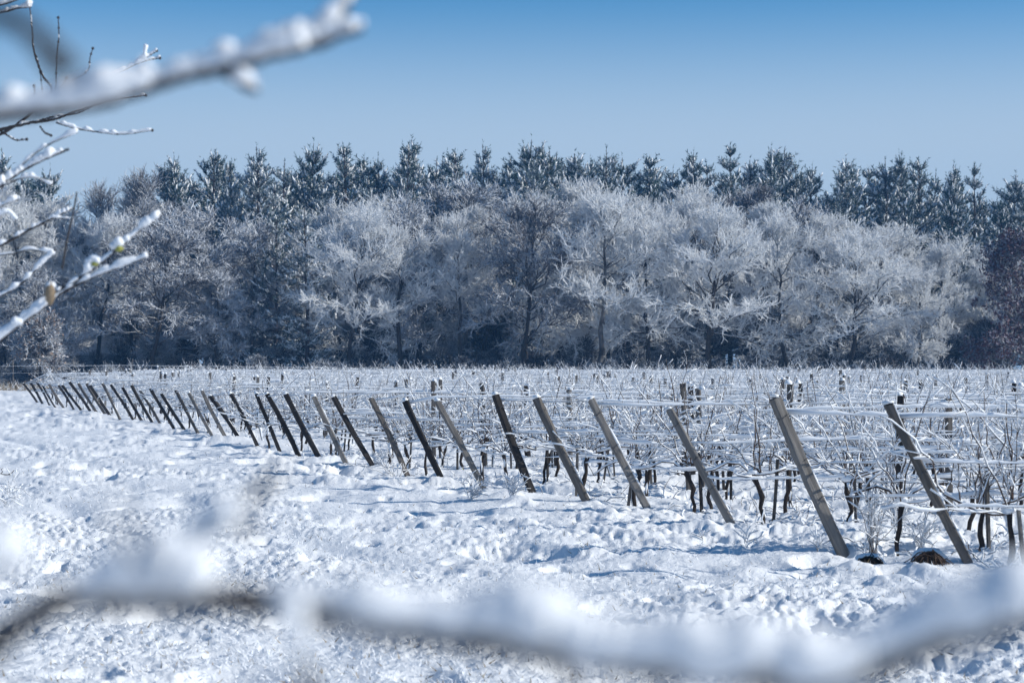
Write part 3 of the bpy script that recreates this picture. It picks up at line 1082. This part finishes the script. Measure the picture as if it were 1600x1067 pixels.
# snowy weeds and prunings under the vine rows, one mass
n = 5200
row = rng.integers(0, 30, n)
yy = np.array([ROWS[r][1] for r in row]) + rng.normal(size=n) * 0.3
x0s = np.array([ROWS[r][0] for r in row])
xx = x0s + 0.1 + rng.random(n) * (0.265 * yy + 2.0 - x0s)
zz = rise(yy) + bumps(xx, yy)
c = np.stack([xx, yy, zz - 0.02], -1)
hh = rng.uniform(0.10, 0.42, n) * rng.choice([0.6, 1.0], n)
dr = unit(rng.normal(size=(n, 3)) * np.array([0.8, 0.6, 0.3]) + np.array([0, 0, 0.7]))
t = np.linspace(0, 1, 4)
P = c[:, None] + hh[:, None, None] * (dr[:, None] * t[None, :, None] + np.array([0, 0, -0.35]) * (t ** 2)[None, :, None] + rng.normal(size=(n, 4, 3)) * 0.04)
mb = MB()
tubes(mb, P, np.repeat(np.array([[.0045, .004, .003, .002]]), n, 0), 3, 0)
sel = rng.random(n) < 0.75
P2 = P[sel].copy(); P2[..., 2] += .008
tubes(mb, P2, rng.uniform(.003, .015, P2.shape[:2]), 4, 1)
o = link('snowy_weeds', mb.mesh('snowy_weeds', [M_cane, M_snow_far]))
tag(o, 'low snowy weeds and prunings lying under the vine rows', 'weeds', kind='stuff')


# dry weeds standing in the snow by the nearest rows
def weed(h, n, spread, snowy=True):
    st, sn = MB(), MB()
    t = np.linspace(0, 1, 5)
    S = []
    for j in range(n):
        a_ = rng.uniform(0, 6.28); s_ = abs(rng.normal()) * spread
        S.append(np.stack([math.cos(a_) * s_ * t ** 1.4 + rng.normal() * .02, math.sin(a_) * s_ * t ** 1.4 + rng.normal() * .02, h * rng.uniform(.5, 1) * t - 0.02], -1) + rng.normal(size=(5, 3)) * 0.008)
    S = np.array(S)
    tubes(st, S, np.repeat(np.array([[.004, .0035, .003, .0025, .0015]]), n, 0), 3)
    C, L, ci, ct = offshoots(S, 7, (.25, 1), (30, 75), (.06, .28), 3, (0, 0, .1), (0, 0, -.1))
    tubes(st, C, np.repeat(np.array([[.002, .0018, .001]]), len(C), 0), 3)
    if snowy:
        C2 = C.copy(); C2[..., 2] += .007
        tubes(sn, C2, np.repeat(np.array([[.005, .009, .004]]), len(C), 0) * rng.uniform(.4, 1.5, (len(C), 1)), 4)
        S2 = S.copy(); S2[..., 0] += .005
        tubes(sn, S2, np.full(S.shape[:2], .005) * rng.uniform(.4, 1.4, S.shape[:2]), 4)
    return st, sn


WEEDS = [(1365, 868, .75, 16, .25, 'bushy snow-crusted weeds round the vine between the two nearest end posts'),
         (1405, 850, .6, 14, .3, 'tangled frosted weeds between the two nearest end posts'),
         (1440, 862, .55, 10, .2, 'thin frosted weeds just beside the nearest end post'),
         (1272, 868, .35, 2, .05, 'single dry stalk standing before the second nearest end post'),
         (1161, 862, .28, 3, .1, 'small dead seedling in the snow beside the third end post'),
         (1097, 858, .28, 1, .03, 'lone thin stalk in the snow before the third end post'),
         (590, 728, .6, 12, .45, 'low frosted bramble in the snow before the tenth end post'),
         (620, 748, .5, 8, .4, 'flattened bramble twigs beside the ninth end post'),
         (735, 790, .35, 8, .2, 'small twiggy weed before the seventh end post'),
         (800, 790, .4, 8, .25, 'small twiggy weed before the sixth end post'),
         (8, 790, .5, 6, .25, 'bare twigs rising from the snow at the lane verge')]
for px, py, h, nn, sp, lab in WEEDS:
    d = depth_of(py)
    x = (px - 800) / F * d
    root = empty('dry_weed', (x, d, ground(x, d)), rng.uniform(0, 6), lab, 'weed', 'dry weeds in the snow')
    st, sn = weed(h, nn, sp)
    link('stalks', st.mesh('stalks', M_cane), root)
    link('snow', sn.mesh('snow', M_snow_far), root)

# tall frosted shoots that reach above the vines at the far side
for k, (px, top, d, lab) in enumerate([(1182, 545, 45, 'tall frosted weed with seed heads rising above the vines before the wood'),
                                       (1396, 562, 22, 'tall snow-crusted shoots rising behind the nearest end post'),
                                       (500, 566, 95, 'rounded snow-crusted bush rising above the far vines')]):
    x = (px - 800) / F * d
    h = CZ - (top - HY) / F * d - flat(0, d)
    root = empty('frosted_weed', (x, d, flat(0, d)), 0, lab, 'weed')
    st, sn = weed(h, (5, 9, 40)[k], (.12, .22, .9)[k])
    link('stalks', st.mesh('stalks', M_cane), root)
    link('snow', sn.mesh('snow', M_snow_far), root)

# heaps of cut prunings under snow by the two nearest end posts
for k, (px, py, wpx, hpx, lab) in enumerate([(1358, 891, 48, 19, 'snow-capped heap of dark cut prunings by the second nearest end post'),
                                             (1452, 893, 56, 21, 'snow-capped heap of rusty brown prunings by the nearest end post')]):
    d = depth_of(py)
    x = (px - 800) / F * d
    w, h = wpx / F * d, hpx / F * d
    root = empty('pruning_heap', (x, d, ground(x, d)), 0, lab, 'brushwood', 'heaps of prunings')
    tw = MB()
    n = 90
    t = np.linspace(0, 1, 6)
    a0 = rng.uniform(0, 6.28, n)
    P = np.zeros((n, 6, 3))
    for j in range(n):
        span = rng.uniform(.5, 1.0) * w * .55
        u = np.array([math.cos(a0[j]), math.sin(a0[j]) * .7])
        P[j, :, :2] = u[None] * (t[:, None] - .5) * 2 * span + rng.normal(size=2) * w * .1
        P[j, :, 2] = h * rng.uniform(.3, .95) * np.sin(t * math.pi) ** .6 - .02 + rng.normal(size=6) * .012
        P[j, :, 1] -= w * .06
    tubes(tw, P, np.full((n, 6), .006), 4)
    link('twigs', tw.mesh('twigs', M_vine if k == 0 else M_cane), root)
    cap = lump_mesh('snow', 1.0, 1.0, M_snow_branch, 18, 5, .25)
    link('snow', cap, root, loc=(0.02, 0.10, .0), scale=(w * .50, w * .30, h * 1.0))

# dead branch lying on the snow at the lane verge
d = depth_of(742)
root = empty('fallen_branch', ((-10 - 800) / F * d, d, ground((-10 - 800) / F * d, d)), 0, 'dark dead branch lying on the snow at the lane verge', 'branch')
b0 = np.array(root.location)
cv = lambda pts, dz=0: np.array([pt(x, y, d) - b0 + np.array([0, 0, dz]) for x, y in pts])
mb = MB()
tubes(mb, cv([(-60, 738), (-20, 741), (12, 743), (26, 747), (38, 747), (47, 744)])[None], np.array([[.03, .028, .026, .02, .016, .008]]), 7)
tubes(mb, cv([(10, 743), (16, 740), (20, 737), (22, 734)])[None], np.array([[.014, .012, .008, .005]]), 5)
tubes(mb, cv([(0, 741), (4, 737), (2, 733), (5, 731)])[None], np.array([[.010, .008, .006, .004]]), 5)
link('wood', mb.mesh('wood', M_branch), root)


# ------------------------------------------------------------------ snowy branches close to the camera
def curve(ctrl, n):
    """Catmull-Rom through control points"""
    c = np.asarray(ctrl, float)
    c = np.vstack([2 * c[0] - c[1], c, 2 * c[-1] - c[-2]])
    out = []
    m = len(c) - 3
    for s_ in np.linspace(0, m - 1e-6, n):
        k = int(s_); t = s_ - k
        p0, p1, p2, p3 = c[k:k + 4]
        out.append(.5 * (2 * p1 + (p2 - p0) * t + (2 * p0 - 5 * p1 + 4 * p2 - p3) * t * t + (3 * p1 - p0 - 3 * p2 + p3) * t ** 3))
    return np.array(out)


def twig(wood, snow, px_pts, d, r0, r1, s_amt, seed, n=40, dd=0.0, gaps=0.0, sides=8, lump=1.0):
    """px_pts: points seen in the photograph, d: their distance in metres; s_amt: thickness of the snow on top"""
    ctrl = [pt(x, y, d + dd * i_ / max(1, len(px_pts) - 1)) for i_, (x, y) in enumerate(px_pts)]
    P = curve(ctrl, n)
    s_ = np.linspace(0, 1, n)
    L = np.linalg.norm(P[-1] - P[0])
    P[1:-1] += rng.normal(size=(n - 2, 3)) * r0 * 0.10
    r = (r0 + (r1 - r0) * s_) * (1 + 0.10 * vn(s_ * L * 14 / max(L, .2) * 4, s_ * 0, seed))
    tubes(wood, P[None], r[None], sides)
    if s_amt > 0:
        f_ = L / max(s_amt * 5, 0.07)
        am = 0.62 + lump * (0.55 * vn(s_ * f_ + seed * 1.7, s_ * 0 + .3, seed) + 0.45 * vn(s_ * f_ * 2.9, s_ * 0 + .7, seed + 1))
        am = np.clip(am - gaps, 0.0, 1.5)
        th = s_amt * am
        th[0] *= .6; th[-1] *= .8
        Q = P.copy(); Q[:, 2] += r * .35 + th * .75
        tubes(snow, Q[None], np.maximum(th, r * .3)[None], 10)
    return P


def ball(mb, c, r, squash=1.0, n=10, m=0):
    t = np.linspace(-1, 1, 7)
    P = np.stack([np.full(7, c[0]) + t * r, np.full(7, c[1]), np.full(7, c[2])], -1)
    rr = np.sqrt(np.maximum(0.02, 1 - t ** 2)) * r * (1 + .12 * rng.normal(size=7))
    tubes(mb, P[None], rr[None], n, m, squash)


# (1) young tree beyond the left edge; its twigs reach into the picture some metres off
td = 10.0
tx = (-260 - 800) / F * td
tree = empty('edge_tree', (tx, td, flat(0, td)), 0, 'slender snowy twigs with buds reaching in from a tree beside the lane', 'tree')
tb = np.array(tree.location)


def part(name, mb, m, parent, base):
    v = mb.v
    mb.v = [x - base for x in v]
    return link(name, mb.mesh(name, m), parent)


T = curve([(tx, td, -.1), (tx + .05, td, .8), (tx - .04, td + .05, 1.8), (tx + .02, td, 2.8), (tx, td + .05, 4.0)], 24)
part('trunk', tubes(MB(), T[None], np.linspace(.07, .03, 24)[None], 12), M_branch, tree, tb)
BR = [  # list of (points, r0, r1, snow, gaps, depth)
    [([(-265, 300), (-120, 230), (0, 203), (45, 193), (85, 187), (130, 171), (180, 157), (228, 150)], .013, .0035, .0045, .1),
     ([(60, 190), (85, 183), (120, 178), (150, 165)], .006, .003, .005, .1),
     ([(88, 192), (120, 201), (150, 206), (190, 210), (238, 204)], .006, .003, .006, .05),
     ([(0, 205), (12, 212), (25, 219), (42, 218)], .006, .0035, .005, .1),
     ([(62, 197), (70, 208), (80, 212)], .003, .002, .001, .5)],
    [([(-265, 330), (-90, 250), (10, 205), (60, 168), (80, 140), (66, 118), (52, 78), (50, 40), (44, -10)], .012, .003, .003, .4),
     ([(78, 142), (86, 138), (88, 100), (92, 60), (91, 28)], .0045, .003, .002, .5),
     ([(55, 85), (62, 110), (67, 150)], .003, .0025, .002, .5),
     ([(70, 158), (95, 138), (115, 125), (137, 110), (141, 90), (145, 76)], .0045, .0028, .004, .25),
     ([(90, 140), (98, 132), (104, 122)], .003, .002, .002, .3),
     ([(120, 150), (175, 118), (200, 106), (222, 93), (229, 72)], .006, .003, .006, .05),
     ([(210, 100), (228, 90), (245, 80)], .004, .003, .006, .0),
     ([(212, 100), (232, 94), (250, 91)], .0035, .003, .006, .0),
     ([(53, 155), (54, 145), (53, 134)], .003, .002, .002, .3)],
    [([(-265, 380), (-120, 330), (-20, 300), (20, 276), (60, 253), (108, 233)], .015, .007, .013, .0),
     ([(10, 285), (45, 248), (80, 224), (121, 207)], .007, .004, .007, .05),
     ([(-20, 300), (30, 280), (55, 278), (80, 290)], .006, .004, .007, .05),
     ([(-20, 330), (10, 318), (31, 311)], .006, .004, .007, .05)],
    [([(-265, 470), (-130, 430), (-10, 388), (40, 362), (80, 342), (113, 326)], .013, .005, .007, .05),
     ([(82, 341), (95, 341), (110, 342)], .005, .003, .007, .0),
     ([(68, 350), (76, 357)], .003, .002, .0, 0),
     ([(120, 300), (115, 330), (108, 360), (103, 385), (97, 420)], .005, .0055, .002, .3),
     ([(-10, 400), (20, 396), (45, 390), (76, 394), (88, 390)], .005, .0045, .007, .05),
     ([(-10, 340), (12, 333), (25, 345)], .004, .003, .007, .05),
     ([(-20, 470), (10, 458), (40, 437), (62, 415), (84, 395)], .008, .005, .011, .05)],
    [([(-265, 640), (-120, 575), (0, 526), (40, 492), (80, 462), (115, 441), (150, 416), (185, 388), (215, 362), (249, 336)], .013, .0055, .0125, .05),
     ([(-30, 555), (20, 515), (70, 478), (100, 455), (130, 440), (165, 425), (200, 412), (230, 401)], .011, .005, .0115, .05),
     ([(92, 455), (100, 445), (108, 440), (112, 450), (100, 458)], .004, .003, .0, .0)],
    [([(-265, 60), (-120, 40), (0, 19), (25, 13), (48, 11)], .010, .004, .008, .0), ([(-30, 12), (10, 5), (38, -6)], .008, .006, .010, .0)],
]
sd_ = 11
for bi, br in enumerate(BR):
    wood, snow = MB(), MB()
    dep = [11.5, 11.5, 8.6, 9.6, 8.0, 9.6][bi]
    br_paths = []
    for j, (pp, r0, r1, sn, gp) in enumerate(br):
        sd_ += 1
        k_ = dep / 6.0
        if j == 0:   # rooted on the trunk
            P0 = pt(*pp[0], td)
            pp = list(pp)
        P = twig(wood, snow, pp, dep, r0 * k_ * .5, r1 * k_ * .55, sn * k_ * 1.2, sd_, 150 if j == 0 else 60, 0, gp)
        br_paths.append(P)
    # small buds along the thin twigs
    for P in br_paths:
        if bi in (0, 1):
            for s_ in range(6, len(P) - 1, 9):
                ball(wood, P[s_] + np.array([0, 0, .002]), .007)
            ball(wood, P[-1], .009)
    # a joint to the trunk
    P = br_paths[0]
    zt = P[0][2]
    tubes(wood, curve([(tx, td, zt - .15), (tx * .97 + P[0][0] * .03, (td + dep) / 2, zt - .05), tuple(P[0])], 8)[None], np.linspace(.02, .013, 8)[None], 8)
    b = part('branch', wood, M_branch, tree, tb)
    s_o = part('snow', snow, M_snow_branch, b, tb)
    if bi == 4:
        for (px, py, r) in ((185, 388, .010), (147, 411, .009)):
            mb = MB(); c = pt(px, py, dep - .01)
            t = np.linspace(0, 1, 6)
            tubes(mb, (c + np.stack([t * .037 - .014, t * 0, t * .006 - .006], -1))[None], (np.sin(t * 2.8 + .25) * r * 1.25)[None], 8)
            part('bud', mb, M_bud, b, tb)
        for (px, py, r) in ((186, 378, .015), (147, 403, .013), (80, 446, .013), (27, 502, .016), (178, 384, .012), (140, 408, .012)):
            mb = MB(); ball(mb, pt(px, py, dep), r * 1.7, .8); part('snow', mb, M_snow_branch, b, tb)
        # curled dry leaf
        mb = MB(); c = pt(78, 459, dep - .02)
        V = []
        for i_ in range(6):
            for j in range(5):
                a_ = (j - 2) * .55
                wdt = .025 * math.sin(.35 + i_ / 5 * 2.5)
                V.append(c + np.array([math.sin(a_) * wdt, -math.cos(a_) * wdt * .8 + .01, .048 - .096 * i_ / 5]))
        q = [(i_ * 5 + j, i_ * 5 + j + 1, i_ * 5 + j + 6, i_ * 5 + j + 5) for i_ in range(5) for j in range(4)]
        mb.add(V, q)
        part('leaf', mb, M_leaf, b, tb)

# (2) thick branch crossing the sky, about two metres off
d2 = 1.75
tx2 = (-700 - 800) / F * d2
t2 = empty('near_tree', (tx2, d2, 0), 0, 'thick blurred snow-topped branch crossing the sky, from a tree beside the camera', 'tree')
b2 = np.array(t2.location)
T = curve([(tx2 - .05, d2, -.1), (tx2, d2, 1.0), (tx2 + .03, d2, 2.0), (tx2 - .02, d2, 3.2)], 20)
part('trunk', tubes(MB(), T[None], np.linspace(.09, .06, 20)[None], 12), M_branch, t2, b2)
wood, snow = MB(), MB()
sk = []
P = twig(wood, snow, [(-700, 330), (-400, 240), (-150, 195), (0, 180), (90, 172), (180, 155), (260, 128), (340, 108), (420, 88), (480, 70), (525, 30), (560, -30)],
         d2, .0074, .0048, .0195, 71, 120, lump=0.55)
twig(wood, snow, [(455, 75), (500, 68), (535, 55), (568, 45)], d2, .006, .003, .006, 72, 24)
twig(wood, snow, [(340, 108), (362, 120), (385, 136), (402, 141)], d2, .005, .003, .004, 73, 24)
twig(wood, snow, [(120, 165), (150, 160), (182, 163)], d2, .005, .004, .002, 76, 20)
twig(wood, snow, [(200, 140), (215, 118), (228, 106)], d2, .004, .003, .008, 74, 20)
b = part('branch', wood, M_branch, t2, b2)
for (px, py, r) in ((350, 76, .017), (546, 38, .0125), (378, 118, .017), (420, 58, .016), (25, 152, .021), (8, 160, .022), (228, 112, .013), (318, 92, .011), (450, 55, .014)):
    ball(snow, pt(px, py, d2), r * .66, .75); ball(snow, pt(px + 9, py + 3, d2 + .006), r * .55, .8)
part('snow', snow, M_snow_branch, b, b2)
# dark wisp of a twig nearer still, top corner
wood = MB()
twig(wood, wood, [(-60, 20), (10, 25), (55, 55), (85, 85), (105, 112)], .85, .0042, .0055, 0, 75, 24)
twig(wood, wood, [(60, 60), (80, 100), (108, 108)], .85, .003, .003, 0, 77, 24)
T = curve([pt(-60, 20, .85), pt(-400, -40, 1.0), np.array([tx2, d2, 2.35])], 14)
tubes(wood, T[None], np.linspace(.0042, .010, 14)[None], 8)
b = part('branch', wood, M_branch, t2, b2)

# (3) low branch across the bottom of the picture, under a metre off
d3 = 0.90
tx3 = 0.62
t3 = empty('near_shrub', (tx3, 1.35, 0), 0, 'heavily snowed blurred branch of a shrub low before the camera, across the picture bottom', 'shrub')
b3 = np.array(t3.location)
wood, snow = MB(), MB()
P = twig(wood, snow, [(2150, 800), (1900, 860), (1600, 960), (1480, 990), (1380, 1030), (1280, 1058), (1150, 1050), (1000, 1036), (850, 1016), (700, 990), (560, 968), (450, 945), (345, 938), (240, 934), (160, 932), (95, 938), (40, 972), (-60, 1040), (-160, 1110)],
         d3, .0085, .0062, .0, 81, 150)
y3 = 1.35
tubes(wood, curve([tuple(P[0]), (P[0][0] + .08, d3 + .12, P[0][2] - .02), (tx3 + .02, 1.0, P[0][2] - .12), (tx3 + .05, y3, P[0][2] - .35)], 16)[None], np.linspace(.0066, .014, 16)[None], 8)
part('trunk', tubes(MB(), curve([(tx3 + .05, y3, -.1), (tx3 + .03, y3, .6), (tx3 + .05, y3, P[0][2] - .3), (tx3 + .1, y3 + .2, 2.0)], 24)[None], np.linspace(.03, .014, 24)[None], 10), M_branch, t3, b3)


PADS = []


def pad(snow, pts, rs, d, n=30, sq=1.0):
    C = curve([pt(x, y, d) for x, y in pts], n)
    r = np.interp(np.linspace(0, 1, n), np.linspace(0, 1, len(rs)), rs) / F * d * 0.96
    r = r * (1 + .32 * vn(np.linspace(0, 13, n), np.zeros(n) + .5, int(pts[0][0]) % 50))
    C = C + np.array([0, 0, 1.0]) * (.3 * r * vn(np.linspace(0, 7, n), np.zeros(n) + .8, 7))[:, None]
    PADS.append(tubes(MB(), C[None], r[None], 12, 0, sq))


pad(snow, [(112, 922), (160, 902), (220, 888), (280, 882), (315, 890), (338, 912)], [12, 28, 42, 48, 42, 16], d3 - .02)
pad(snow, [(400, 935), (440, 925), (500, 930), (580, 948), (680, 958), (760, 960)], [8, 22, 30, 34, 36, 40], d3, 40)
pad(snow, [(740, 955), (800, 955), (850, 965), (900, 985), (960, 1005)], [36, 46, 52, 44, 42], d3, 40)
pad(snow, [(940, 1000), (1030, 1005), (1100, 1012), (1200, 1015), (1280, 1022), (1350, 1015)], [38, 44, 50, 54, 48, 32], d3, 50)
pad(snow, [(1330, 1018), (1400, 985), (1480, 955), (1560, 935), (1650, 915), (1800, 870), (1950, 820)], [28, 36, 44, 48, 50, 46, 20], d3, 50)
twig(wood, snow, [(255, 905), (300, 855), (345, 810), (385, 785), (440, 735)], .95, .0045, .003, .0, 83, 26)
pad(snow, [(285, 850), (320, 815), (355, 797), (385, 790)], [12, 24, 28, 12], .93)
twig(wood, snow, [(345, 815), (375, 822), (400, 828)], .95, .0035, .003, 0, 86, 12)
twig(wood, snow, [(445, 930), (462, 975), (478, 1040), (490, 1120)], .88, .004, .003, 0, 84, 26)
pad(snow, [(448, 925), (460, 965), (475, 1005), (482, 1040)], [26, 24, 18, 5], .87)
twig(wood, snow, [(250, 900), (210, 850), (185, 800), (170, 775)], .6, .0014, .001, 0, 85, 26)
twig(wood, snow, [(-120, 900), (-40, 885), (30, 880)], .82, .005, .004, 0, 87, 20)
tubes(wood, curve([pt(-60, 1040, d3), pt(-160, 960, .86), pt(-120, 900, .82)], 10)[None], np.full((1, 10), .005), 8)
pad(snow, [(-80, 860), (-20, 855), (25, 858), (50, 872)], [40, 46, 38, 12], .82)
pad(snow, [(1270, 1078), (1310, 1085), (1350, 1090)], [20, 26, 14], d3)
twig(wood, snow, [(860, 1020), (890, 1060), (905, 1110)], .88, .003, .0025, 0, 88, 14)
b = part('branch', wood, M_branch, t3, b3)
for mb in PADS:
    part('snow_pad', mb, M_snow_branch, b, b3)

# ------------------------------------------------------------------ thin winter air between here and the wood
mb = box(MB(), (0, 400, 12.0), (2500, 1700, 29.0))
m = bpy.data.materials.new('winter_air')
m.use_nodes = True
nt = m.node_tree
nt.nodes.remove(nt.nodes['Principled BSDF'])
pv = nt.nodes.new('ShaderNodeVolumePrincipled')
pv.inputs['Color'].default_value = (0.20, 0.50, 1.0, 1)
pv.inputs['Density'].default_value = 0.0006
pv.inputs['Anisotropy'].default_value = 0.0
nt.links.new(pv.outputs[0], nt.nodes['Material Output'].inputs['Volume'])
o = link('haze', mb.mesh('haze', m, False))
tag(o, 'thin bluish winter haze over the whole vineyard', 'haze', kind='stuff')
